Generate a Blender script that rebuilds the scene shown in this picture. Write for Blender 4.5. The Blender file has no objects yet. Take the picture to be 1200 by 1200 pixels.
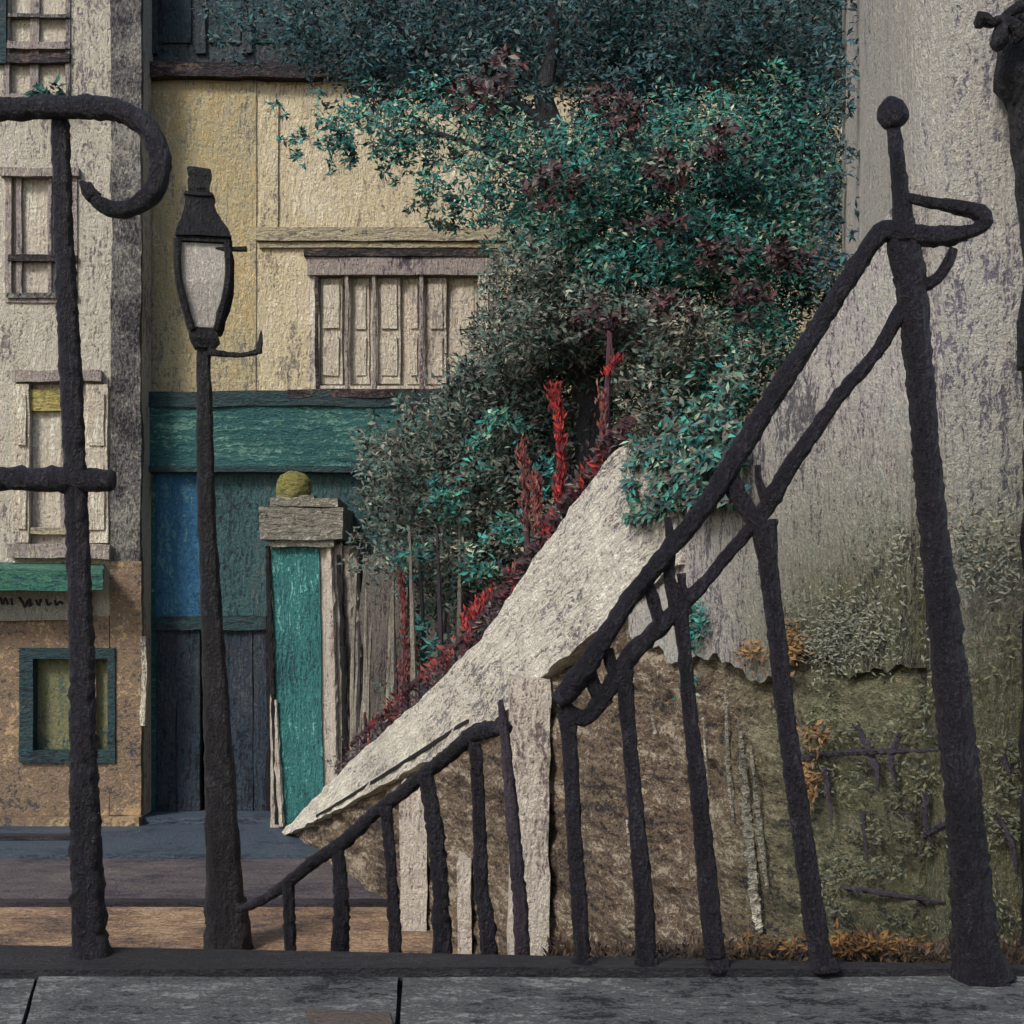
import bpy, bmesh, math, random
from mathutils import Vector, Matrix, noise as mn
random.seed(7)
S = bpy.context.scene
C = S.collection
F = 1500.0; HZ = 714.0; CZ = 1.6
def P(px, py, Y): return Vector(((px-600)/F*Y, Y, CZ+(HZ-py)/F*Y))

# ------------------------------------------------------------------ objects
def wloc(o):
    v = Vector((0,0,0))
    while o: v += o.location; o = o.parent
    return v
def obj(name, bm, m, parent=None, smooth=False, origin=None, normals=True):
    if normals: bmesh.ops.recalc_face_normals(bm, faces=bm.faces)
    if parent is not None: off = wloc(parent)
    else: off = Vector(origin) if origin is not None else Vector((0,0,0))
    bmesh.ops.translate(bm, verts=bm.verts, vec=-off)
    me = bpy.data.meshes.new(name); bm.to_mesh(me); bm.free()
    me.materials.append(m)
    if smooth:
        for p in me.polygons: p.use_smooth = True
    o = bpy.data.objects.new(name, me); C.objects.link(o)
    if parent is not None: o.parent = parent
    else: o.location = off
    return o
def tag(o, label=None, cat=None, group=None, kind=None):
    if label: o['label'] = label
    if cat: o['category'] = cat
    if group: o['group'] = group
    if kind: o['kind'] = kind
    return o
def thing(name, loc, label, cat, group=None):
    o = bpy.data.objects.new(name, None); C.objects.link(o); o.location = loc
    o.empty_display_size = .2
    return tag(o, label, cat, group)
def struct(o): o['kind'] = 'structure'; return o

# ------------------------------------------------------------------ shapes
def NB(): return bmesh.new()
def wob(bm, verts, amp, sc=3.0, seed=0.0):
    for v in verts:
        v.co += mn.noise_vector(v.co*sc+Vector((seed,seed*1.7,seed*.3)))*amp + mn.noise_vector(v.co*sc*4.3+Vector((seed,9,seed)))*amp*.5
def box(bm, x0, x1, y0, y1, z0, z1, step=None, amp=0.0, sc=3.0):
    b = NB()
    bmesh.ops.create_cube(b, size=1.0)
    for v in b.verts:
        v.co = Vector(((x0+x1)/2+v.co.x*(x1-x0), (y0+y1)/2+v.co.y*(y1-y0), (z0+z1)/2+v.co.z*(z1-z0)))
    if step:
        for ax in range(3):
            lo = (x0,y0,z0)[ax]; hi = (x1,y1,z1)[ax]
            n = min(120, int((hi-lo)/step))
            for k in range(1, n+1):
                co = Vector((0,0,0)); no = Vector((0,0,0)); co[ax] = lo+(hi-lo)*k/(n+1); no[ax] = 1
                bmesh.ops.bisect_plane(b, geom=b.verts[:]+b.edges[:]+b.faces[:], plane_co=co, plane_no=no)
    if amp: wob(b, b.verts, amp, sc, random.random()*50)
    me = bpy.data.meshes.new('tmp'); b.to_mesh(me); b.free(); bm.from_mesh(me); bpy.data.meshes.remove(me)
    return bm
def pbox(bm, x0, y0, x1, y1, Y, d=.05, step=None, amp=0.0, sc=3.0):
    a = P(x0, y1, Y); b = P(x1, y0, Y)
    return box(bm, a.x, b.x, Y, Y+d, a.z, b.z, step, amp, sc)
def bx(*a, **k): return pbox(NB(), *a, **k)
def tube(bm, pts, radii, n=14, jit=0.0, step=.011, flat=1.0):
    # resample a polyline with a Catmull-Rom curve and sweep an uneven round section
    pts = [Vector(p) for p in pts]
    if not hasattr(radii, '__len__'): radii = [radii]*len(pts)
    radii = list(radii)+[radii[-1]]*(len(pts)-len(radii))
    Q = []; R = []
    for i in range(len(pts)-1):
        p0 = pts[max(i-1,0)]; p1 = pts[i]; p2 = pts[i+1]; p3 = pts[min(i+2,len(pts)-1)]
        L = (p2-p1).length; k = max(2, int(L/step))
        for j in range(k):
            t = j/k
            q = .5*((2*p1)+(p2-p0)*t+(2*p0-5*p1+4*p2-p3)*t*t+(3*p1-p0-3*p2+p3)*t**3)
            Q.append(q); R.append(radii[i]*(1-t)+radii[i+1]*t)
    Q.append(pts[-1]); R.append(radii[-1])
    up = Vector((0,1,0)); rings = []; seed = random.random()*100
    for i, q in enumerate(Q):
        d = (Q[min(i+1,len(Q)-1)]-Q[max(i-1,0)]).normalized()
        a = d.cross(up)
        if a.length < .1: a = d.cross(Vector((1,0,0)))
        a.normalize(); b = d.cross(a).normalized()
        ring = []
        for j in range(n):
            th = 2*math.pi*j/n
            dr = a*math.cos(th)+b*math.sin(th)*flat
            r = R[i]
            if jit:
                pp = (q+dr*r)
                r *= 1+jit*.3*mn.noise(pp*18+Vector((seed,0,0)))+jit*.5*mn.noise(pp*55+Vector((0,seed,0)))+jit*.95*mn.noise(pp*130+Vector((0,0,seed)))
            ring.append(bm.verts.new(q+dr*r))
        rings.append(ring)
    for i in range(len(rings)-1):
        for j in range(n):
            bm.faces.new((rings[i][j], rings[i][(j+1)%n], rings[i+1][(j+1)%n], rings[i+1][j]))
    bm.faces.new(rings[0]); bm.faces.new(rings[-1][::-1])
    return bm
def tb(*a, **k): return tube(NB(), *a, **k)
def ball(bm, c, r, amp=0, seg=20, squash=1.0):
    g = bmesh.ops.create_uvsphere(bm, u_segments=seg, v_segments=seg*2//3, radius=r)
    for v in g['verts']:
        v.co.z *= squash
        v.co += v.co.normalized()*amp*(mn.noise(v.co*30)+.6*mn.noise(v.co*80)); v.co += Vector(c)
    return bm
def loft(bm, secs, cap=True):
    # secs: list of rings (same count)
    rs = [[bm.verts.new(p) for p in s] for s in secs]
    n = len(rs[0])
    for a, b in zip(rs, rs[1:]):
        for j in range(n): bm.faces.new((a[j], a[(j+1)%n], b[(j+1)%n], b[j]))
    if cap: bm.faces.new(rs[0][::-1]); bm.faces.new(rs[-1])
    return bm
def facade(x0, x1, z0, z1, Y, th, holes, step=.25, amp=0.0):
    # a wall with real rectangular openings; holes = (hx0,hx1,hz0,hz1)
    xs = {x0,x1}; zs = {z0,z1}
    for h in holes: xs |= {h[0],h[1]}; zs |= {h[2],h[3]}
    def fill(s):
        s = sorted(s); o = []
        for a, b in zip(s, s[1:]):
            n = max(1, int((b-a)/step)); o += [a+(b-a)*k/n for k in range(n)]
        return o+[s[-1]]
    xs = fill(xs); zs = fill(zs)
    def solid(i, j):
        if i < 0 or j < 0 or i >= len(xs)-1 or j >= len(zs)-1: return False
        cx = (xs[i]+xs[i+1])/2; cz = (zs[j]+zs[j+1])/2
        return not any(h[0]<cx<h[1] and h[2]<cz<h[3] for h in holes)
    bm = NB(); V = {}
    def v(i, j, k):
        key = (i,j,k)
        if key not in V: V[key] = bm.verts.new((xs[i], Y+k*th, zs[j]))
        return V[key]
    for i in range(len(xs)-1):
        for j in range(len(zs)-1):
            if not solid(i,j): continue
            bm.faces.new((v(i,j,0),v(i+1,j,0),v(i+1,j+1,0),v(i,j+1,0)))
            bm.faces.new((v(i,j,1),v(i,j+1,1),v(i+1,j+1,1),v(i+1,j,1)))
            if not solid(i-1,j): bm.faces.new((v(i,j,0),v(i,j+1,0),v(i,j+1,1),v(i,j,1)))
            if not solid(i+1,j): bm.faces.new((v(i+1,j,0),v(i+1,j,1),v(i+1,j+1,1),v(i+1,j+1,0)))
            if not solid(i,j-1): bm.faces.new((v(i,j,0),v(i,j,1),v(i+1,j,1),v(i+1,j,0)))
            if not solid(i,j+1): bm.faces.new((v(i,j+1,0),v(i+1,j+1,0),v(i+1,j+1,1),v(i,j+1,1)))
    if amp: wob(bm, bm.verts, amp, 1.5, 3)
    return bm
def hole(px0, py0, px1, py1, Y):
    a = P(px0, py1, Y); b = P(px1, py0, Y); return (a.x, b.x, a.z, b.z)

# ------------------------------------------------------------------ materials
def lin(c):
    return tuple(((v/255)/12.92 if v/255 <= .04045 else ((v/255+.055)/1.055)**2.4) for v in c)+(1.0,)
TONE = dict(cream_plaster=1.38, yellow_plaster=1.22, pale_trim=1.7, grey_cream_plaster=1.62, mauve_trim=1.25, pale_moulding=1.2, pale_coping_stone=1.6, grey_stained_plaster=1.4,
  pale_house_plaster=1.45, bright_green_paint=1.75, blue_panel=1.8, teal_board=1.35, teal_panel=1.5, dark_blue_boards=1.7, blue_grey_kerb=1.3, purple_grey_road=1.25, dark_green_frame=1.3, olive_shop_glass=1.3, orange_brown_pavement=1.2, brown_shopfront=1.35,
  pale_pier_stone=1.6, grey_garden_wall=1.2, frosted_lamp_glass=1.5, cap_stone=1.3, mossy_yellow_stone=1.3, grey_parapet_stone=.85, pale_sign_board=1.4, brown_rubble_stone=1.15, green_awning_cloth=1.1, weathered_corner_stone=1.2, dark_slate=1.2, ochre_blind=1.3)
MOSS = [(44,44,38),(74,76,56),(92,92,62),(70,78,60),(104,98,66),(84,78,62),(112,110,82)]
def paint(name, cols, u=.005, d='v', bump=.5, rough=.62, patch=1.2, w=7, l=45, spec=.35, contrast=1.0, island=False, stain=None, gain=1.0, fleck=.45, moss=None):
    gain *= TONE.get(name, 1.0)
    """hand-worked surface: stroke-shaped cells, patches and ridges. u = metres of one stroke unit."""
    m = bpy.data.materials.new(name); m.use_nodes = True
    nt = m.node_tree; N = nt.nodes; L = nt.links
    N.clear()
    out = N.new('ShaderNodeOutputMaterial'); bs = N.new('ShaderNodeBsdfPrincipled'); L.new(bs.outputs[0], out.inputs[0])
    tc = N.new('ShaderNodeTexCoord')
    def math_(op, a, b=None, clamp=False):
        n = N.new('ShaderNodeMath'); n.operation = op; n.use_clamp = clamp
        for k, s in enumerate((a, b)):
            if s is None: continue
            if isinstance(s, (int, float)): n.inputs[k].default_value = s
            else: L.new(s, n.inputs[k])
        return n.outputs[0]
    # warp
    nz = N.new('ShaderNodeTexNoise'); nz.inputs['Scale'].default_value = .06/u; nz.inputs['Detail'].default_value = 3
    L.new(tc.outputs['Object'], nz.inputs['Vector'])
    sub = N.new('ShaderNodeVectorMath'); sub.operation = 'SUBTRACT'; sub.inputs[1].default_value = (.5,.5,.5); L.new(nz.outputs['Color'], sub.inputs[0])
    scl = N.new('ShaderNodeVectorMath'); scl.operation = 'SCALE'; scl.inputs['Scale'].default_value = w*u*1.6; L.new(sub.outputs[0], scl.inputs[0])
    add = N.new('ShaderNodeVectorMath'); add.operation = 'ADD'; L.new(tc.outputs['Object'], add.inputs[0]); L.new(scl.outputs[0], add.inputs[1])
    a = 1/(w*u); b = 1/(l*u)
    sc = {'c': (1,1,1), 'w': (1,1,1), 'z': (1,1,1), 'v': (a,a,b), 'h': (b,a,a), 'g': (b,1/(w*u*2.2),a), 'o': (a*.6,a*.6,a*.6), 'y': (a,b,a)}[d]
    mp = N.new('ShaderNodeMapping'); mp.inputs['Scale'].default_value = sc
    if d == 'd': pass
    if d in 'cwz':
        T_ = Vector((2.54,-5.8,2.75 if d == 'c' else 0)).normalized(); N_ = Vector((5.8,2.54,0)).normalized(); B_ = T_.cross(N_)
        cb = N.new('ShaderNodeCombineXYZ')
        for k_, (ax, sc_) in enumerate(((T_, a if d == 'z' else b), (N_, a), (B_, b if d == 'z' else a))):
            dt = N.new('ShaderNodeVectorMath'); dt.operation = 'DOT_PRODUCT'; dt.inputs[1].default_value = tuple(ax*sc_); L.new(add.outputs[0], dt.inputs[0]); L.new(dt.outputs['Value'], cb.inputs[k_])
        mp.inputs['Scale'].default_value = (1,1,1); L.new(cb.outputs[0], mp.inputs['Vector'])
    else: L.new(add.outputs[0], mp.inputs['Vector'])
    vo = N.new('ShaderNodeTexVoronoi'); vo.inputs['Scale'].default_value = 1.0; vo.inputs['Randomness'].default_value = 1; L.new(mp.outputs[0], vo.inputs['Vector'])
    sepc = N.new('ShaderNodeSeparateColor'); L.new(vo.outputs['Color'], sepc.inputs[0])
    st = N.new('ShaderNodeTexNoise'); st.inputs['Scale'].default_value = 2.2; st.inputs['Detail'].default_value = 5; st.inputs['Roughness'].default_value = .7; L.new(mp.outputs[0], st.inputs['Vector'])
    pa = N.new('ShaderNodeTexNoise'); pa.inputs['Scale'].default_value = patch; pa.inputs['Detail'].default_value = 6; pa.inputs['Roughness'].default_value = .6; L.new(tc.outputs['Object'], pa.inputs['Vector'])
    if d == 'w':
        ps = N.new('ShaderNodeVectorMath'); ps.operation = 'SCALE'; ps.inputs['Scale'].default_value = .16; L.new(mp.outputs[0], ps.inputs[0]); L.new(ps.outputs[0], pa.inputs['Vector'])
    fine = N.new('ShaderNodeTexNoise'); fine.inputs['Scale'].default_value = .22/u; fine.inputs['Detail'].default_value = 4; fine.inputs['Roughness'].default_value = .75; L.new(tc.outputs['Object'], fine.inputs['Vector'])
    f = math_('MULTIPLY', sepc.outputs[0], .42)
    f = math_('ADD', f, math_('MULTIPLY', math_('SUBTRACT', pa.outputs['Fac'], .5), 2.5*contrast))
    f = math_('ADD', f, math_('MULTIPLY', math_('SUBTRACT', st.outputs['Fac'], .5), 2.6*contrast))
    f = math_('ADD', f, math_('MULTIPLY', math_('SUBTRACT', fine.outputs['Fac'], .5), 2.0*contrast))
    f = math_('ADD', f, .29)
    if island:
        ge = N.new('ShaderNodeNewGeometry')
        f = math_('ADD', math_('MULTIPLY', f, .6), math_('MULTIPLY', ge.outputs['Random Per Island'], .45))
        f = math_('SUBTRACT', f, .02)
    cr = N.new('ShaderNodeValToRGB'); L.new(f, cr.inputs[0])
    e = cr.color_ramp.elements; n = len(cols)
    while len(e) < n: e.new(.5)
    for k in range(n):
        e[k].position = k/(n-1) if n > 1 else 0
    for k in range(n):
        e[k].color = tuple(min(1, x*gain) for x in lin(cols[k])[:3])+(1,)
    fl_ = N.new('ShaderNodeTexNoise'); fl_.inputs['Scale'].default_value = 3.1; fl_.inputs['Detail'].default_value = 3; fl_.inputs['Roughness'].default_value = .8
    of = N.new('ShaderNodeVectorMath'); of.operation = 'MULTIPLY_ADD'; of.inputs[1].default_value = (2.3,2.3,2.3); of.inputs[2].default_value = (17,5,9); L.new(mp.outputs[0], of.inputs[0]); L.new(of.outputs[0], fl_.inputs['Vector'])
    def mr(src, a, b, o):
        n_ = N.new('ShaderNodeMapRange'); n_.inputs[1].default_value = a; n_.inputs[2].default_value = b; n_.inputs[3].default_value = 0; n_.inputs[4].default_value = o; L.new(src, n_.inputs[0]); return n_.outputs[0]
    cur = cr.outputs[0]
    if moss:
        # green growth climbing the damp foot of the wall: below moss[1]..moss[0], right of moss[2]..moss[3] in the wall's own coordinates
        cr2 = N.new('ShaderNodeValToRGB'); L.new(f, cr2.inputs[0]); e2 = cr2.color_ramp.elements
        while len(e2) < len(MOSS): e2.new(.5)
        for k in range(len(MOSS)): e2[k].position = k/(len(MOSS)-1)
        for k in range(len(MOSS)): e2[k].color = tuple(x*1.15 for x in lin(MOSS[k])[:3])+(1,)
        sx_ = N.new('ShaderNodeSeparateXYZ'); L.new(tc.outputs['Object'], sx_.inputs[0])
        wv = math_('ADD', math_('MULTIPLY', math_('SUBTRACT', pa.outputs['Fac'], .5), .9), math_('MULTIPLY', math_('SUBTRACT', st.outputs['Fac'], .5), .55))
        def ramp01(src, a_, b_):
            q_ = N.new('ShaderNodeMapRange'); q_.inputs[1].default_value = a_; q_.inputs[2].default_value = b_; q_.clamp = True; L.new(src, q_.inputs[0]); return q_.outputs[0]
        fz_ = ramp01(math_('ADD', sx_.outputs['Z'], wv), moss[0], moss[1])
        fx_ = ramp01(math_('ADD', sx_.outputs['X'], math_('MULTIPLY', wv, .35)), moss[2], moss[3])
        mm = N.new('ShaderNodeMix'); mm.data_type = 'RGBA'; L.new(math_('MULTIPLY', fz_, fx_), mm.inputs[0]); L.new(cur, mm.inputs[6]); L.new(cr2.outputs[0], mm.inputs[7]); cur = mm.outputs[2]
    for fac, colr in ((mr(fl_.outputs['Fac'], .56, .66, fleck), [c*.62 for c in cols[0]]), (mr(fl_.outputs['Fac'], .44, .34, fleck*.8), [min(235, c*1.22+12) for c in max(cols, key=sum)])):
        mx = N.new('ShaderNodeMix'); mx.data_type = 'RGBA'; L.new(fac, mx.inputs[0]); L.new(cur, mx.inputs[6]); mx.inputs[7].default_value = lin(colr); cur = mx.outputs[2]
    L.new(cur, bs.inputs['Base Color'])
    bs.inputs['Roughness'].default_value = rough
    bs.inputs['Specular IOR Level'].default_value = spec
    if bump:
        h = math_('ADD', math_('MULTIPLY', st.outputs['Fac'], 1.0), math_('MULTIPLY', fine.outputs['Fac'], .7))
        h = math_('ADD', h, math_('MULTIPLY', vo.outputs['Distance'], .35))
        bp = N.new('ShaderNodeBump'); bp.inputs['Strength'].default_value = bump; bp.inputs['Distance'].default_value = u*11.5
        L.new(h, bp.inputs['Height']); L.new(bp.outputs[0], bs.inputs['Normal'])
    return m

UF = 9.6/F; UM = 6.0/F; UN = 2.5/F
M = {}
M['cream'] = paint('cream_plaster', [(112,104,96),(160,148,120),(182,168,134),(170,158,130),(188,174,138),(160,150,138),(202,190,160)], UF, 'v', .9, gain=1.1)
M['yellow'] = paint('yellow_plaster', [(122,116,102),(168,156,124),(180,166,126),(158,150,126),(182,164,118),(176,142,82),(190,180,148)], UF, 'v', .9, patch=1.6)
M['pale_trim'] = paint('pale_trim', [(92,84,86),(156,146,128),(180,170,146),(150,138,130),(186,176,148),(206,198,178)], UF, 'v', 1.0, w=5)
M['window_paint'] = paint('chalky_window_paint', [(124,114,112),(166,156,138),(184,174,152),(158,148,138),(190,182,158),(206,200,182)], UF, 'v', 1.0, w=5, contrast=.8, fleck=.3, gain=1.75)
M['pale_h'] = paint('pale_moulding', [(96,88,92),(156,148,120),(172,160,128),(136,130,110),(164,148,136)], UF, 'h', .9)
M['mauve'] = paint('mauve_trim', [(70,60,72),(128,116,118),(160,150,138),(120,108,112),(178,168,144)], UF, 'v', .9, w=5)
M['leftwall'] = paint('grey_cream_plaster', [(96,90,90),(148,140,124),(166,158,140),(144,146,132),(172,160,140),(136,130,126),(184,176,158)], UF, 'v', .9)
M['quoin'] = paint('weathered_corner_stone', [(26,24,32),(66,62,66),(112,108,104),(52,48,56),(124,120,112),(84,84,82),(150,146,134)], UF, 'v', 1.0, contrast=1.5, w=4, l=12, patch=2.5)
M['slate'] = paint('dark_slate', [(22,24,30),(36,42,46),(44,58,62),(66,68,66),(34,50,56),(78,78,76)], UF, 'v', .8)
M['darkline'] = paint('dark_timber', [(16,14,20),(30,26,32),(38,34,38),(56,46,48),(110,88,74)], UF, 'h', .9)
M['teal'] = paint('teal_board', [(20,46,56),(26,68,70),(34,84,80),(24,58,66),(36,88,82),(44,74,70),(84,120,108)], UF, 'h', .8, l=90)
M['teal_v'] = paint('teal_panel', [(24,36,44),(36,60,64),(40,76,76),(56,72,72),(32,56,62),(76,84,78)], UF, 'v', .8)
M['slate_pane'] = paint('dark_blue_pane', [(20,28,34),(30,46,52),(44,66,70),(30,40,46),(60,72,74)], UF, 'v', .8)
M['blue'] = paint('blue_panel', [(24,48,64),(26,66,84),(30,62,104),(34,82,92),(26,56,96),(60,96,100)], UF, 'v', .8, w=8, l=80)
M['door'] = paint('dark_blue_boards', [(18,20,28),(30,40,50),(30,54,66),(50,42,48),(26,36,46),(58,66,70)], UF, 'v', .9, w=5, l=50, contrast=1.2)
M['bright'] = paint('bright_green_paint', [(26,58,64),(38,88,86),(44,102,98),(34,80,84),(54,116,108),(104,152,144)], UF, 'v', .9, w=5, l=70)
M['cap'] = paint('cap_stone', [(72,68,64),(116,112,100),(134,128,112),(96,96,88),(148,142,126),(180,174,156)], UF, 'h', 1.0)
M['ball'] = paint('mossy_yellow_stone', [(70,70,52),(110,106,50),(124,116,52),(90,88,56),(136,128,78)], UF, 'h', .8)
M['brownfront'] = paint('brown_shopfront', [(50,46,48),(84,72,58),(108,86,62),(74,74,64),(116,84,60),(62,66,62),(134,112,82)], UF, 'o', .5, patch=2.6, contrast=1.15)
M['olive_glass'] = paint('olive_shop_glass', [(50,62,56),(76,84,58),(104,94,62),(58,84,64),(112,88,60)], UF, 'v', .5, rough=.35, patch=2.5)
M['green_frame'] = paint('dark_green_frame', [(22,28,38),(30,48,54),(34,66,64),(26,38,50),(52,60,56)], UF, 'h', .8, patch=2.5)
M['awning'] = paint('green_awning_cloth', [(28,56,64),(30,78,72),(54,104,84),(28,88,72),(90,128,100)], UF, 'h', .8, patch=2.5)
M['sign'] = paint('pale_sign_board', [(84,82,84),(134,130,120),(156,152,136),(112,112,106),(168,162,148)], UF, 'v', .9)
M['ink'] = paint('sign_lettering', [(18,16,22),(30,28,34)], UF, 'o', .2)
M['ochre'] = paint('ochre_blind', [(96,90,60),(130,122,58),(158,146,92),(112,104,48)], UF, 'h', .8)
M['coping'] = paint('pale_coping_stone', [(98,96,96),(162,154,142),(190,180,162),(170,168,158),(204,194,174),(214,206,188)], UM, 'c', 1.0, w=7, l=60)
M['plaster'] = paint('grey_stained_plaster', [(84,80,86),(136,130,128),(168,158,150),(146,146,142),(184,174,156),(124,132,130)], UM*.75, 'z', 1.0, contrast=1.1, patch=1.8, moss=(2.2,1.6,.55,.82))
M['rubble'] = paint('brown_rubble_stone', [(36,32,34),(78,64,54),(112,92,68),(60,56,56),(132,106,72),(92,80,66),(70,68,64),(158,144,122)], UM*.8, 'w', 1.0, contrast=1.5, patch=2.8, w=10, l=55, moss=(2.1,1.6,.62,.84))
M['pier_grey'] = paint('grey_garden_wall', [(56,52,54),(94,86,80),(120,112,102),(84,76,74),(132,124,112),(76,88,84)], UM, 'v', 1.0, w=5, l=50, contrast=1.2)
M['pier'] = paint('pale_pier_stone', [(88,78,76),(146,136,124),(174,164,150),(140,134,124),(190,180,160)], UM, 'v', .9, contrast=.7, fleck=.25)
M['palewall'] = paint('pale_house_plaster', [(92,88,96),(138,134,132),(166,158,146),(140,144,138),(172,162,146),(124,122,126),(184,176,156)], UM*.75, 'v', 1.0, w=7, l=60, moss=(2.15,1.45,-9,-8))
M['ledge'] = paint('grey_parapet_stone', [(38,37,38),(62,62,64),(84,86,84),(72,70,68),(96,98,96),(122,122,118)], UN*1.3, 'h', .5, patch=5, w=14, l=45, rough=.75, spec=.15, contrast=.95, fleck=.2)
M['ledge_dark'] = paint('dark_joint_and_edge_shade', [(16,15,20),(28,26,30),(36,34,38),(54,52,52)], UN*1.2, 'h', .9)  # dark slab joints, and the shade painted along the ledge's back edge
M['rust_stone'] = paint('rusty_brown_stone', [(66,62,60),(78,72,68),(92,78,64),(74,72,70)], UN*1.3, 'h', .8)
M['iron'] = paint('painted_iron', [(10,9,13),(20,18,23),(24,22,28),(36,26,34),(22,22,31),(52,50,56)], UN*1.1, 'v', 1.0, patch=5, rough=.5, spec=.3)
M['iron_far'] = paint('painted_lamp_iron', [(9,8,12),(20,18,21),(24,22,25),(30,28,30),(46,44,46)], UM, 'v', .9, patch=3, rough=.5, spec=.3)
M['purple_iron'] = paint('purple_iron', [(26,20,28),(44,34,42),(62,52,60)], UN, 'v', .8, patch=4)
M['lampglass'] = paint('frosted_lamp_glass', [(100,96,96),(138,132,126),(154,148,138),(128,126,122),(172,166,152)], UM*.8, 'v', .7, rough=.25)
M['pavement'] = paint('orange_brown_pavement', [(64,54,50),(104,82,66),(128,100,76),(96,78,66),(138,108,76),(152,130,104)], UM, 'g', .8, w=8, l=40, patch=2, contrast=1.3)
M['road'] = paint('purple_grey_road', [(44,40,48),(66,58,64),(80,72,72),(60,58,60),(92,84,80)], UM, 'g', .7, w=9, l=60, patch=2, contrast=1.3)
M['gutter'] = paint('blue_grey_kerb', [(36,42,52),(48,60,72),(54,70,80),(62,58,68),(44,64,74)], UM, 'g', .7, w=9, l=70, patch=2, contrast=1.3)
M['kerb'] = paint('dark_kerb', [(26,24,30),(42,38,44),(60,54,58)], UM, 'h', .8)
M['earth'] = paint('brown_earth', [(46,40,38),(80,66,52),(100,80,58),(66,58,50)], UM, 'o', .9)
M['orange'] = paint('brown_gravel', [(40,36,34),(76,62,48),(104,80,52),(60,52,46)], UN*1.4, 'h', .9)
def leafmat(name, cols, *a, patch=2, gain=1.0, **k):
    m = bpy.data.materials.new(name); m.use_nodes = True; nt = m.node_tree; N = nt.nodes; L = nt.links
    bs = N['Principled BSDF']; bs.inputs['Roughness'].default_value = .7; bs.inputs['Specular IOR Level'].default_value = .18
    tc = N.new('ShaderNodeTexCoord'); nz = N.new('ShaderNodeTexNoise'); nz.inputs['Scale'].default_value = patch; nz.inputs['Detail'].default_value = 4; nz.inputs['Roughness'].default_value = .65
    L.new(tc.outputs['Object'], nz.inputs['Vector']); ge = N.new('ShaderNodeNewGeometry')
    a_ = N.new('ShaderNodeMath'); a_.operation = 'MULTIPLY_ADD'; a_.inputs[1].default_value = 1.6; a_.inputs[2].default_value = -.8; L.new(nz.outputs['Fac'], a_.inputs[0])
    b_ = N.new('ShaderNodeMath'); b_.operation = 'MULTIPLY_ADD'; b_.inputs[1].default_value = .95; L.new(ge.outputs['Random Per Island'], b_.inputs[0]); L.new(a_.outputs[0], b_.inputs[2])
    cr = N.new('ShaderNodeValToRGB'); L.new(b_.outputs[0], cr.inputs[0]); e = cr.color_ramp.elements
    while len(e) < len(cols): e.new(.5)
    for k_ in range(len(cols)): e[k_].position = k_/(len(cols)-1)*.96+.02
    for k_ in range(len(cols)): e[k_].color = tuple(min(1, x*gain) for x in lin(cols[k_])[:3])+(1,)
    L.new(cr.outputs[0], bs.inputs['Base Color']); return m
LF = {}
M['leaf_dark'] = leafmat('dark_slate_leaves', [(20,30,34),(34,54,60),(28,62,68),(52,58,56),(38,74,76),(22,42,46),(50,50,46),(76,90,84)], patch=1.6, gain=1.65)
M['leaf_teal'] = leafmat('teal_leaves', [(18,32,36),(28,76,74),(40,98,90),(60,54,54),(24,58,58),(52,116,102),(34,48,46),(56,84,66),(124,134,112)], patch=1.8, gain=1.6)
M['leaf_grey'] = leafmat('grey_green_leaves', [(34,38,38),(58,74,68),(76,86,76),(70,60,56),(96,100,88),(44,80,74),(56,52,48),(126,126,112)], patch=1.8, gain=1.3)
M['leaf_maroon'] = leafmat('maroon_leaves', [(30,26,32),(48,36,42),(66,42,48),(50,50,50),(84,50,52),(40,52,54),(104,98,90)], patch=3, gain=1.25)
M['leaf_olive'] = leafmat('olive_leaves', [(44,46,44),(78,80,62),(90,90,68),(66,74,64),(104,102,76),(70,70,66),(82,84,62)], patch=2, gain=1.25)
M['leaf_mix'] = leafmat('grey_plaster_ivy', [(66,70,66),(96,98,86),(116,114,100),(84,92,82),(124,120,100)], patch=2, gain=1.15)
M['leaf_autumn'] = leafmat('autumn_leaves', [(90,74,56),(120,92,58),(136,100,58),(100,84,64),(84,72,60)], patch=3, gain=1.0)
M['leaf_ground'] = leafmat('dry_grass_blades', [(30,28,30),(54,46,40),(72,58,44),(44,40,38),(90,70,48),(60,52,46)], patch=2, gain=1.0)
M['leaf_orange'] = leafmat('orange_grass_blades', [(70,54,42),(104,78,46),(124,90,48),(84,66,48)], patch=3, gain=1.0)
M['petal'] = leafmat('red_petals', [(64,28,34),(110,36,40),(150,44,40),(88,36,42),(176,58,46),(60,38,42)], patch=3, gain=1.0)
M['petal_o'] = leafmat('rust_orange_petals', [(66,42,44),(96,50,48),(126,62,54),(80,46,48),(116,84,74),(64,54,54)], patch=3, gain=1.0)
M['bark'] = paint('dark_bark', [(28,28,34),(42,46,52),(54,48,50),(60,66,68)], UM, 'v', .8)
M['twig'] = paint('dark_twigs', [(34,30,38),(50,44,52),(64,58,60)], UN, 'o', .6)
M['stem'] = paint('pale_grey_stems', [(84,80,76),(122,116,104),(146,138,124)], UM, 'v', .6)

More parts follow.
